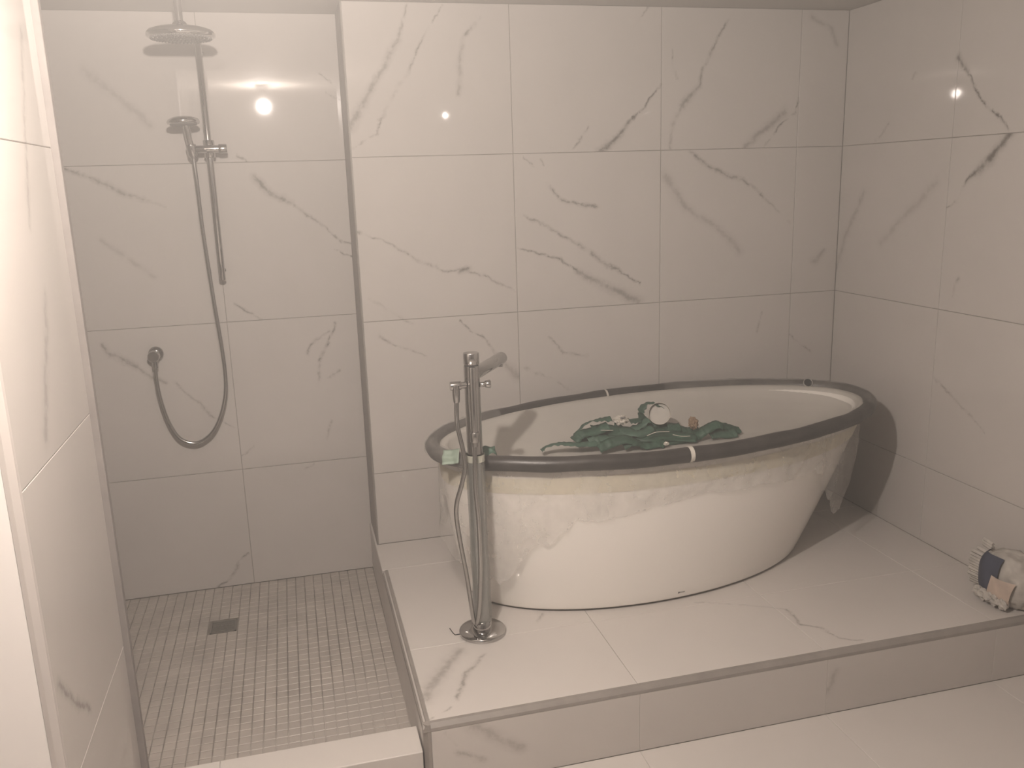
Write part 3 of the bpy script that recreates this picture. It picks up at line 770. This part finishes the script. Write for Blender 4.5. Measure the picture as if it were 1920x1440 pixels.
# hanging film skirt with a torn lower edge
KEY = [(0, .17, .6), (20, .18, .6), (60, .15, .3), (120, .15, .3), (165, .28, .8), (190, .34, .8), (212, .36, .55), (226, .24, .2), (236, .185, .05), (246, .175, .0), (256, .15, .0), (266, .118, .0), (276, .13, .0), (286, .125, .0), (296, .135, .0), (303, .14, .02), (307, .165, .05), (311, .235, .2), (316, .29, .4), (321, .345, .55), (325, .34, .6), (331, .25, .6), (340, .19, .6), (350, .17, .6), (360, .17, .6)]
def key(u):
    d = math.degrees(u) % 360
    for (a0, l0, h0), (a1, l1, h1) in zip(KEY, KEY[1:]):
        if a0 <= d <= a1:
            t_ = (d-a0)/(a1-a0); t_ = t_*t_*(3-2*t_)
            return l0+(l1-l0)*t_, h0+(h1-h0)*t_
    return .2, 0
def skirt(i, j):
    u = 2*math.pi*i
    ln_, hang = key(u)
    ln_ *= 1 + 0.16*mnoise.noise((math.cos(u)*9, math.sin(u)*5, 1.7)) + 0.07*mnoise.noise((math.cos(u)*34, math.sin(u)*20, 4.2))
    s = 0.955 - j*ln_/HT
    a, b = wall_ab(max(s, 0))
    a2, b2 = wall_ab(0.955)
    hg = hang*min(1.0, j*1.6)*0.9
    a = a+(a2-a)*hg; b = b+(b2-b)*hg
    w = 0.004 + 0.010*j*(0.6+0.7*mnoise.noise((math.cos(u)*14, math.sin(u)*8, j*2.2))) + 0.006*j*mnoise.noise((math.cos(u)*40, math.sin(u)*24, j*5)) + 0.012*hang*j
    x, y = tub_xy(a, b, u, max(w, 0.003))
    k_ = (1-s)*(1-hg)
    return (x+BX*k_, y+BY*k_, FOOT+s*HT)
MB().grid(skirt, 300, 22, True).build('protective_film', M['film'], tub)
# maker's mark near the foot
mx_, my_ = 0.33, -0.815
uu = min((k*0.01 for k in range(-250, -60)), key=lambda u: abs(wall_xy(0.045, u)[0]-0.325))
for k, (du, w, h) in enumerate(((0.0, .006, .006), (0.009, .007, .004), (0.019, .007, .004), (0.029, .007, .004))):
    def mk(i, j, du=du, w=w, h=h):
        u = uu+du+(i-0.5)*w/0.75; s = 0.045+(j-0.5)*h/HT
        x, y = wall_xy(s, u, 0.0008); return (x, y, FOOT+s*HT)
    MB().grid(mk, 3, 2).build('maker_mark', M['dark'] if k == 0 else M['nozzle'], tub)

# dust sheet sagging inside
sheet = MB()
SPROF = [(0.022, 0.7475), (0.040, 0.7460), (0.050, 0.7400), (0.062, 0.7230), (0.085, 0.7000), (0.14, 0.672), (0.22, 0.648), (0.32, 0.635), (0.38, 0.632)]
def sheet_z(x, y):
    dx, dy = x-TX, y-TY
    lx, ly = abs(ct*dx+st_*dy), abs(-st_*dx+ct*dy)
    lo, hi = 0.0, RB-0.01
    for _ in range(24):
        d = (lo+hi)/2
        if (lx/(RA-d))**2 + (ly/(RB-d))**2 > 1: hi = d
        else: lo = d
    d = (lo+hi)/2
    for (d0, z0), (d1, z1) in zip(SPROF, SPROF[1:]):
        if d <= d1: return z0+(z1-z0)*max(0.0, (d-d0)/(d1-d0)) + 0.003*mnoise.noise((x*6, y*9, 0.3))*min(1, d*8)
    return SPROF[-1][1]
SP2 = []
for (d0, z0), (d1, z1) in zip(SPROF, SPROF[1:]):
    for k in range(3): SP2.append(d0+(d1-d0)*k/3)
SP2.append(0.38)
def sheetf(i, j):
    u = 2*math.pi*i; d = SP2[round(j*(len(SP2)-1))]
    x, y = tub_xy(RA-d, RB-d, u)
    return (x, y, sheet_z(x, y))
sheet.grid(sheetf, 120, len(SP2)-1, True)
sheet.add([sheetf(i/120, 1) for i in range(120)], [tuple(range(120))], True)
so = sheet.build('dust_sheet', M['sheet'], origin=(TX, TY, 0.64))
props(so, 'pale protective sheet sagging inside the oval bathtub', 'sheet')

# ------------------------------------------------------------------ waste lying in the tub
RIB = [
('low', [(-0.042, -0.44, 0.663), (-0.022, -0.44, 0.675), (0.024, -0.44, 0.682), (0.092, -0.44, 0.672), (0.143, -0.44, 0.67), (0.18, -0.44, 0.671)]),
('arch', [(0.094, -0.38, 0.674), (0.113, -0.38, 0.698), (0.146, -0.38, 0.727), (0.194, -0.38, 0.736), (0.241, -0.38, 0.738)]),
('m', [(0.093, -0.41, 0.676), (0.117, -0.41, 0.701), (0.173, -0.41, 0.707), (0.22, -0.41, 0.723)]),
('m', [(0.138, -0.43, 0.673), (0.175, -0.43, 0.682), (0.222, -0.43, 0.682), (0.259, -0.43, 0.669)]),
('m', [(0.164, -0.46, 0.656), (0.215, -0.46, 0.673), (0.271, -0.46, 0.679), (0.318, -0.46, 0.657), (0.328, -0.46, 0.645)]),
('curl', [(0.39, -0.33, 0.694), (0.382, -0.33, 0.742), (0.409, -0.33, 0.768), (0.446, -0.335, 0.757), (0.482, -0.34, 0.736)]),
('m', [(0.254, -0.37, 0.709), (0.307, -0.37, 0.685), (0.356, -0.37, 0.694), (0.395, -0.37, 0.718)]),
('m', [(0.325, -0.35, 0.711), (0.369, -0.35, 0.711), (0.403, -0.35, 0.691), (0.438, -0.35, 0.695), (0.473, -0.35, 0.696)]),
('m', [(0.376, -0.38, 0.661), (0.415, -0.38, 0.672), (0.464, -0.38, 0.674), (0.519, -0.38, 0.678)]),
('m', [(0.344, -0.41, 0.65), (0.388, -0.41, 0.664), (0.461, -0.41, 0.666), (0.525, -0.41, 0.652), (0.585, -0.41, 0.655)]),
('long', [(0.428, -0.43, 0.645), (0.516, -0.43, 0.648), (0.565, -0.43, 0.655), (0.599, -0.43, 0.674), (0.644, -0.43, 0.69), (0.664, -0.43, 0.681)]),
('right', [(0.635, -0.4, 0.645), (0.65, -0.4, 0.662), (0.685, -0.4, 0.668), (0.727, -0.4, 0.655), (0.753, -0.4, 0.648)]),
('m', [(0.615, -0.43, 0.648), (0.65, -0.43, 0.652), (0.69, -0.43, 0.648), (0.723, -0.43, 0.649)]),
('m', [(0.257, -0.46, 0.655), (0.304, -0.46, 0.664), (0.342, -0.46, 0.648), (0.39, -0.46, 0.652), (0.419, -0.46, 0.645)]),
('m', [(0.158, -0.4, 0.713), (0.224, -0.4, 0.704), (0.281, -0.4, 0.684), (0.319, -0.4, 0.664)]),
('m', [(0.469, -0.37, 0.685), (0.509, -0.37, 0.676), (0.554, -0.37, 0.657), (0.599, -0.37, 0.657)]),
# deeper layers of the tangle
('m', [(0.12, -0.36, 0.66), (0.22, -0.35, 0.675), (0.33, -0.37, 0.67), (0.42, -0.35, 0.672)]),
('m', [(0.30, -0.40, 0.66), (0.37, -0.44, 0.668), (0.45, -0.43, 0.662), (0.55, -0.45, 0.652)]),
('m', [(0.20, -0.44, 0.66), (0.27, -0.40, 0.690), (0.34, -0.42, 0.682), (0.40, -0.39, 0.690)]),
]
LAB = {'low': 'flat green tape strip trailing out toward the tap end of the bathtub', 'arch': 'green tape strip arching under the crumpled white tissue', 'curl': 'dark green tape curl standing up behind the white roll core', 'long': 'long green tape strip folded up at its end beside the brown wad', 'right': 'crumpled green tape strip farthest from the tap'}
def ribbon(pts, width, seed, name, mat, tilt=0.35):
    P = spline(pts, 9); n = len(P); rr = random.Random(seed)
    ph = rr.uniform(0, 6.28); tw = rr.uniform(-0.5, 0.5)
    mb = MB(); rows = []
    for i, p in enumerate(P):
        d = (P[min(i+1, n-1)]-P[max(i-1, 0)]).normalized()
        side = d.cross(Vector((0,0,1)))
        if side.length < 0.05: side = Vector((0, -1, 0))
        side.normalize(); up = side.cross(d)
        a = tilt + tw*math.sin(i/n*4+ph) + 0.25*mnoise.noise((i*0.35, seed, 0))
        w = side*math.cos(a) + up*math.sin(a); nn = w.cross(d)
        row = []
        for k in range(5):
            t_ = k/4-0.5
            q = p + w*(t_*width) + nn*(0.006*mnoise.noise((i*0.4+seed*3.1, k*0.9, seed)) + 0.006*math.cos(t_*3.0))
            q.z = max(q.z, sheet_z(q.x, q.y)+0.003)
            row.append(q)
        rows.append(row)
    v = [q for r in rows for q in r]; f = []
    for i in range(n-1):
        for k in range(4): f.append((i*5+k, i*5+k+1, (i+1)*5+k+1, (i+1)*5+k))
    mb.add(v, f, True)
    c = sum((Vector(q) for q in v), Vector())/len(v)
    ob = mb.build(name, mat, origin=c)
    so_ = ob.modifiers.new('thickness', 'SOLIDIFY'); so_.thickness = 0.0012; so_.offset = 0
    return ob
for k, (kind, pts) in enumerate(RIB):
    wd_ = 0.040 if kind != 'low' else 0.032
    ob = ribbon(pts, wd_, k+1, 'tape_strip', M['green2'] if k % 3 == 0 else M['green'], tilt=-0.55 if kind in ('m', 'long', 'right') else (-0.2 if kind == 'low' else -0.1))
    mx3 = sum(p[0] for p in pts)/len(pts)
    mid = 'green tape strip tangled below the crumpled white tissue' if mx3 < 0.31 else ('green tape strip tangled below the white roll core' if mx3 < 0.49 else 'green tape strip tangled beside the brown wad')
    props(ob, LAB.get(kind, mid), 'tape strip', 'green tape strips heaped in the bathtub')
for k, (pts, lab) in enumerate((([(0.175, -0.455, 0.722), (0.197, -0.455, 0.7195), (0.222, -0.455, 0.717)], 'short highlight on a white paper edge on the heap below the tissue'), ([(0.346, -0.47, 0.688), (0.384, -0.47, 0.698), (0.433, -0.47, 0.695)], 'curved highlight on a white paper edge in the middle of the green heap'), ([(0.447, -0.47, 0.682), (0.481, -0.47, 0.672), (0.516, -0.47, 0.669)], 'sagging highlight on a white paper edge below the brown wad'))):
    ob = MB().tube(spline(pts, 6), 0.0014, 6).build('edge_highlight', M['paper'], origin=pts[1])  # thin white strand, the highlight on a paper edge put into shape
    props(ob, lab, 'paper scrap', 'highlights on paper edges in the heap')

# roll core
cx, cy, cz = 0.440, -0.365, 0.735
t = empty('tape_roll_core', (cx, cy, cz), 'round white roll core tipped up on the green tape heap', 'roll core')
axr = Vector((-0.30, -0.90, 0.32)).normalized()
MB().lathe([(0.040, 0.010), (0.0415, 0.010), (0.0415, -0.012), (0.040, -0.012), (0.040, 0.010)], (cx, cy, cz), axr, 40, cap0=False, cap1=False).build('ring', M['paper'], t)
MB().lathe([(0.0002, -0.009), (0.040, -0.009)], (cx, cy, cz), axr, 40, cap0=False, cap1=False).build('end_disc', M['sheet'], t)

def wad(name, c, r, seed, mat, label, squash=(1, 1, 0.8), amp=0.45):
    def f(i, j):
        u = 2*math.pi*i; w = math.pi*j
        d = Vector((math.sin(w)*math.cos(u), math.sin(w)*math.sin(u), math.cos(w)))
        k = r*(1 + amp*mnoise.noise(d*2.2+Vector((seed, 0, 0))) + amp*0.7*abs(mnoise.noise(d*5.0+Vector((0, seed, 0)))))
        return Vector(c) + Vector((d.x*k*squash[0], d.y*k*squash[1], d.z*k*squash[2]))
    ob = MB().grid(f, 28, 18, True, smooth=False).build(name, mat, origin=c)
    return props(ob, label, 'paper wad')
wad('crumpled_tissue', (0.283, -0.375, 0.728), 0.021, 3.3, M['paper'], 'crumpled white tissue with a dark hollow on the green heap', (1.25, 1, 0.7))
wad('brown_wad', (0.569, -0.385, 0.690), 0.018, 5.1, M['brown'], 'crumpled brown paper wad on the green heap', (0.9, 1, 1.15))
wad('paper_scrap', (0.42, -0.475, 0.652), 0.008, 9.1, M['paper'], 'tiny white scrap at the front of the green heap', (1.1, 1, 0.8))
wad('dark_lump', (0.285, -0.392, 0.741), 0.006, 2.4, M['nozzle'], 'small dark lump on the white tissue', (1.5, 1, 0.6))  # small dark lump on top of the tissue
# ------------------------------------------------------------------ floor-standing bath tap
FX, FY = -0.356, -0.805
tap = empty('bath_tap', (FX, FY, PLAT), 'tall floor-standing chrome bath tap beside the oval bathtub', 'tap')
MB().lathe([(0.073, 0), (0.0745, 0.002), (0.0745, 0.010), (0.072, 0.013), (0.030, 0.0145)], (FX, FY, PLAT), (0,0,1), 48).build('base_plate', M['chrome'], tap)
MB().lathe([(0.030, 0.014), (0.030, 0.046), (0.0245, 0.048)], (FX, FY, PLAT), (0,0,1), 32).build('base_collar', M['chrome'], tap)
MB().lathe([(0.0235, 0.046), (0.0235, 0.868)], (FX, FY, PLAT), (0,0,1), 32).build('column', M['chrome'], tap)
MB().lathe([(0.021, 0.868), (0.021, 0.872)], (FX, FY, PLAT), (0,0,1), 24).build('shadow_joint', M['dark'], tap)
MB().lathe([(0.0225, 0.872), (0.0235, 0.873), (0.0235, 0.904), (0.0225, 0.906)], (FX, FY, PLAT), (0,0,1), 32).build('cap_handle', M['chrome'], tap)
sp0 = Vector((FX+0.008, FY+0.012, 1.040)); sp1 = Vector((-0.222, -0.635, 1.052))
sd = (sp1-sp0).normalized()
MB().lathe([(0.0195, 0.0), (0.0195, (sp1-sp0).length-0.002), (0.0180, (sp1-sp0).length)], sp0, sd, 24).build('spout', M['chrome'], tap)
MB().lathe([(0.010, 0), (0.010, -0.008)], sp1-sd*0.018+Vector((0, 0, -0.016)), (0,0,1), 14).build('aerator', M['chrome_soft'], tap)
MB().lathe([(0.0105, 0.02), (0.0105, 0.040)], (FX, FY-0.008, 1.015), (-1,0,0), 18).lathe([(0.0130, 0.036), (0.0135, 0.038), (0.0135, 0.066), (0.0125, 0.068)], (FX, FY-0.008, 1.015), (-1,0,0), 20).build('hose_outlet', M['chrome'], tap)
MB().lathe([(0.0115, 0.008), (0.0115, -0.018), (0.0098, -0.042), (0.0090, -0.044)], (FX-0.052, FY-0.014, 1.010), (0,0,1), 18).build('outlet_nut', M['chrome'], tap)
MB().lathe([(0.0075, 0.02), (0.0075, 0.034), (0.0105, 0.036), (0.0125, 0.050), (0.0110, 0.052)], (FX+0.002, FY-0.006, 1.012), (1,-0.05,0), 18).build('diverter_knob', M['chrome'], tap)
MB().lathe([(0.0135, -0.016), (0.0145, -0.014), (0.0145, 0.012), (0.0135, 0.014)], (FX-0.006, FY-0.036, 0.862), (0,0,1), 18).box((FX-0.012, FY-0.03, 0.852), (FX, FY-0.018, 0.870)).build('handset_holder', M['chrome_soft'], tap)
# protective sleeve and its tape, taped to the column
def sleeve(i, j):
    u = 2*math.pi*i; z = 0.245+0.545*j
    r = 0.0275 + 0.0035*mnoise.noise((math.cos(u)*2, math.sin(u)*2, z*9)) + 0.010*max(0, math.cos(u-0.1))*(1-j)*(0.4+0.6*mnoise.noise((1.0, 2.0, z*6)))
    return (FX+r*math.cos(u), FY+r*math.sin(u), z)
MB().grid(sleeve, 40, 40, True).build('protective_sleeve', M['sleeve'], tap)
def collar(i, j):
    u = 2*math.pi*i; z = 0.776+0.022*j
    r = 0.0292 + 0.003*mnoise.noise((math.cos(u)*3, math.sin(u)*3, z*30))
    return (FX+r*math.cos(u), FY+r*math.sin(u), z)
MB().grid(collar, 32, 4, True).build('tape_collar', M['collar'], tap)

# slim handset and hose
hs = (FX-0.006, FY-0.036, 0.872)
t = empty('stick_hand_shower', hs, 'slim chrome stick hand shower docked on the floor-standing tap', 'hand shower')
MB().lathe([(0.0085, -0.012), (0.0100, 0.0), (0.0105, 0.01), (0.0105, 0.196), (0.0095, 0.200)], hs, (0.0, 0.01, 1), 20).build('handle', M['chrome'], t)
MB().lathe([(0.0098, -0.040), (0.0098, -0.012)], hs, (0,0,1), 16).build('hose_cone', M['chrome_soft'], t)
ho2 = [(FX-0.052, FY-0.014, 0.968), (-0.410, -0.822, 0.930), (-0.410, -0.83, 0.892), (-0.399, -0.835, 0.825), (-0.395, -0.838, 0.772), (-0.407, -0.838, 0.718), (-0.424, -0.835, 0.660), (-0.427, -0.832, 0.610), (-0.418, -0.832, 0.523), (-0.405, -0.835, 0.424), (-0.396, -0.838, 0.330), (-0.390, -0.842, 0.272), (-0.384, -0.845, 0.2585), (-0.378, -0.848, 0.272), (-0.370, -0.85, 0.345), (-0.363, -0.85, 0.454), (-0.363, -0.85, 0.593), (-0.368, -0.848, 0.70), (-0.366, -0.845, 0.78), (FX-0.006, FY-0.036, 0.835)]
ob = ribbed(spline(ho2, 34), 0.0072).build('tap_hose', M['chrome_soft'], origin=ho2[12])
props(ob, 'metal hose looping down to the foot of the bath tap', 'hose')

# green tape ends stuck on the rim near the tap
def flap(c, ax, ay, nrm, seed, label, mat):
    ax = Vector(ax); ay = Vector(ay); nrm = Vector(nrm)
    def f(i, j):
        return Vector(c) + ax*(i-0.5) + ay*(j-0.5) + nrm*(0.010*mnoise.noise((i*3+seed, j*3, seed)) + 0.006*math.sin(i*5+seed))
    ob = MB().grid(f, 10, 8).build('tape_flap', mat, origin=c)
    so_ = ob.modifiers.new('thickness', 'SOLIDIFY'); so_.thickness = 0.0012
    return props(ob, label, 'tape piece')
uu = u_of(-0.385, -0.62)
flap((-0.412, -0.700, 0.762), (0.045, -0.030, 0.012), (-0.012, -0.022, -0.040), (-0.45, -0.75, 0.5), 1.2, 'pale green tape end stuck on the rim beside the tap hose', M['green_light'])
flap((-0.302, -0.722, 0.775), (0.055, -0.02, 0.0), (0.0, 0.03, 0.018), (0.0, -0.3, 0.95), 4.2, 'crumpled green tape end on the rim just past the tap column', M['green2'])

# wire scrap by the tap foot
w = [(-0.452, -0.752, PLAT+0.0015), (-0.447, -0.785, PLAT+0.0015), (-0.443, -0.797, PLAT+0.0015), (-0.425, -0.797, PLAT+0.0015)]
ob = MB().tube(w, 0.0015, 6).build('wire_scrap', M['dark'], origin=w[1])
props(ob, 'thin dark bent wire scrap on the platform beside the tap foot', 'wire scrap')

# ------------------------------------------------------------------ torn sack against the side wall
sk = empty('torn_sack', (1.33, -1.10, PLAT), 'torn crumpled white sack with dark blue print against the side wall', 'sack')
SC = Vector((1.337, -1.140, PLAT+0.085))
def sack(i, j):
    u = 2*math.pi*i; v = math.pi*j
    d = Vector((math.sin(v)*math.cos(u), math.sin(v)*math.sin(u), math.cos(v)))
    sq = lambda t_: math.copysign(abs(t_)**0.75, t_)
    p = Vector((0.066*sq(d.x), 0.092*sq(d.y), 0.088*sq(d.z)))
    p *= 1 + 0.10*mnoise.noise(d*3.0) + 0.05*mnoise.noise(d*9.0)
    q = SC + p
    q.z = max(q.z, PLAT+0.002); q.x = min(q.x, XR-0.004)
    return q
MB().grid(sack, 44, 28, True, smooth=True).build('body', M['sack'], sk)
def on_sack(s, t_, off):
    """s along the wall (0 = far end .. 1), t_ up; on the face that looks to the room"""
    yy = -1.042 - 0.178*s; zz = PLAT + 0.012 + 0.165*t_
    dy = (yy-SC.y)/0.100; dz = (zz-SC.z)/0.096
    k = max(0.0, 1-abs(dy)**2.6-abs(dz)**2.6)**(1/2.6)
    xx = SC.x - 0.068*k - off + 0.004*mnoise.noise((yy*20, zz*20, 1))
    return Vector((xx, yy, zz))
MB().grid(lambda i, j: on_sack(0.07+0.58*i, 0.14+0.76*j+0.03*i, 0.007), 14, 12).build('blue_print', M['blue'], sk)
MB().grid(lambda i, j: on_sack(0.44+0.45*i-0.0*j+0.10*j, 0.08+0.50*j, 0.013), 12, 10).build('beige_print', M['beige'], sk)
# pleated end seam: many small folds
pleat = MB()
for k in range(18):
    f_ = k/17
    a = on_sack(0.06, 0.02+0.94*f_, 0.006)
    tip_ = a + Vector((-0.010+0.008*rnd.random(), 0.030+0.008*rnd.random(), 0.002+0.010*(f_-0.5)))
    wz = 0.0062
    base_ = [a+Vector((0, -0.006, -wz)), a+Vector((-0.007, -0.006, 0)), a+Vector((0, -0.006, wz)), a+Vector((0.008, -0.006, 0))]
    top_ = [tip_+Vector((0, 0, -wz)), tip_+Vector((-0.005, 0, 0)), tip_+Vector((0, 0, wz)), tip_+Vector((0.005, 0, 0))]
    pl_ = MB().add(base_+top_, [(0,1,5,4),(1,2,6,5),(2,3,7,6),(3,0,4,7),(4,5,6,7),(3,2,1,0)])
    pl_.build('pleat', M['sack'], sk)
for k in range(5):
    c = on_sack(0.25+0.14*k, 0.03, 0.012) + Vector((-0.008, 0, 0.012))
    def cr(i, j, c=c, k=k):
        u = 2*math.pi*i; v = math.pi*j
        d = Vector((math.sin(v)*math.cos(u), math.sin(v)*math.sin(u), math.cos(v)))
        q = c + d*(0.017*(1+0.6*mnoise.noise(d*2.5+Vector((k*3.0, 0, 0)))))
        q.z = max(q.z, PLAT+0.001); return q
    MB().grid(cr, 14, 9, True, smooth=False).build('torn_fold', M['sack'], sk)
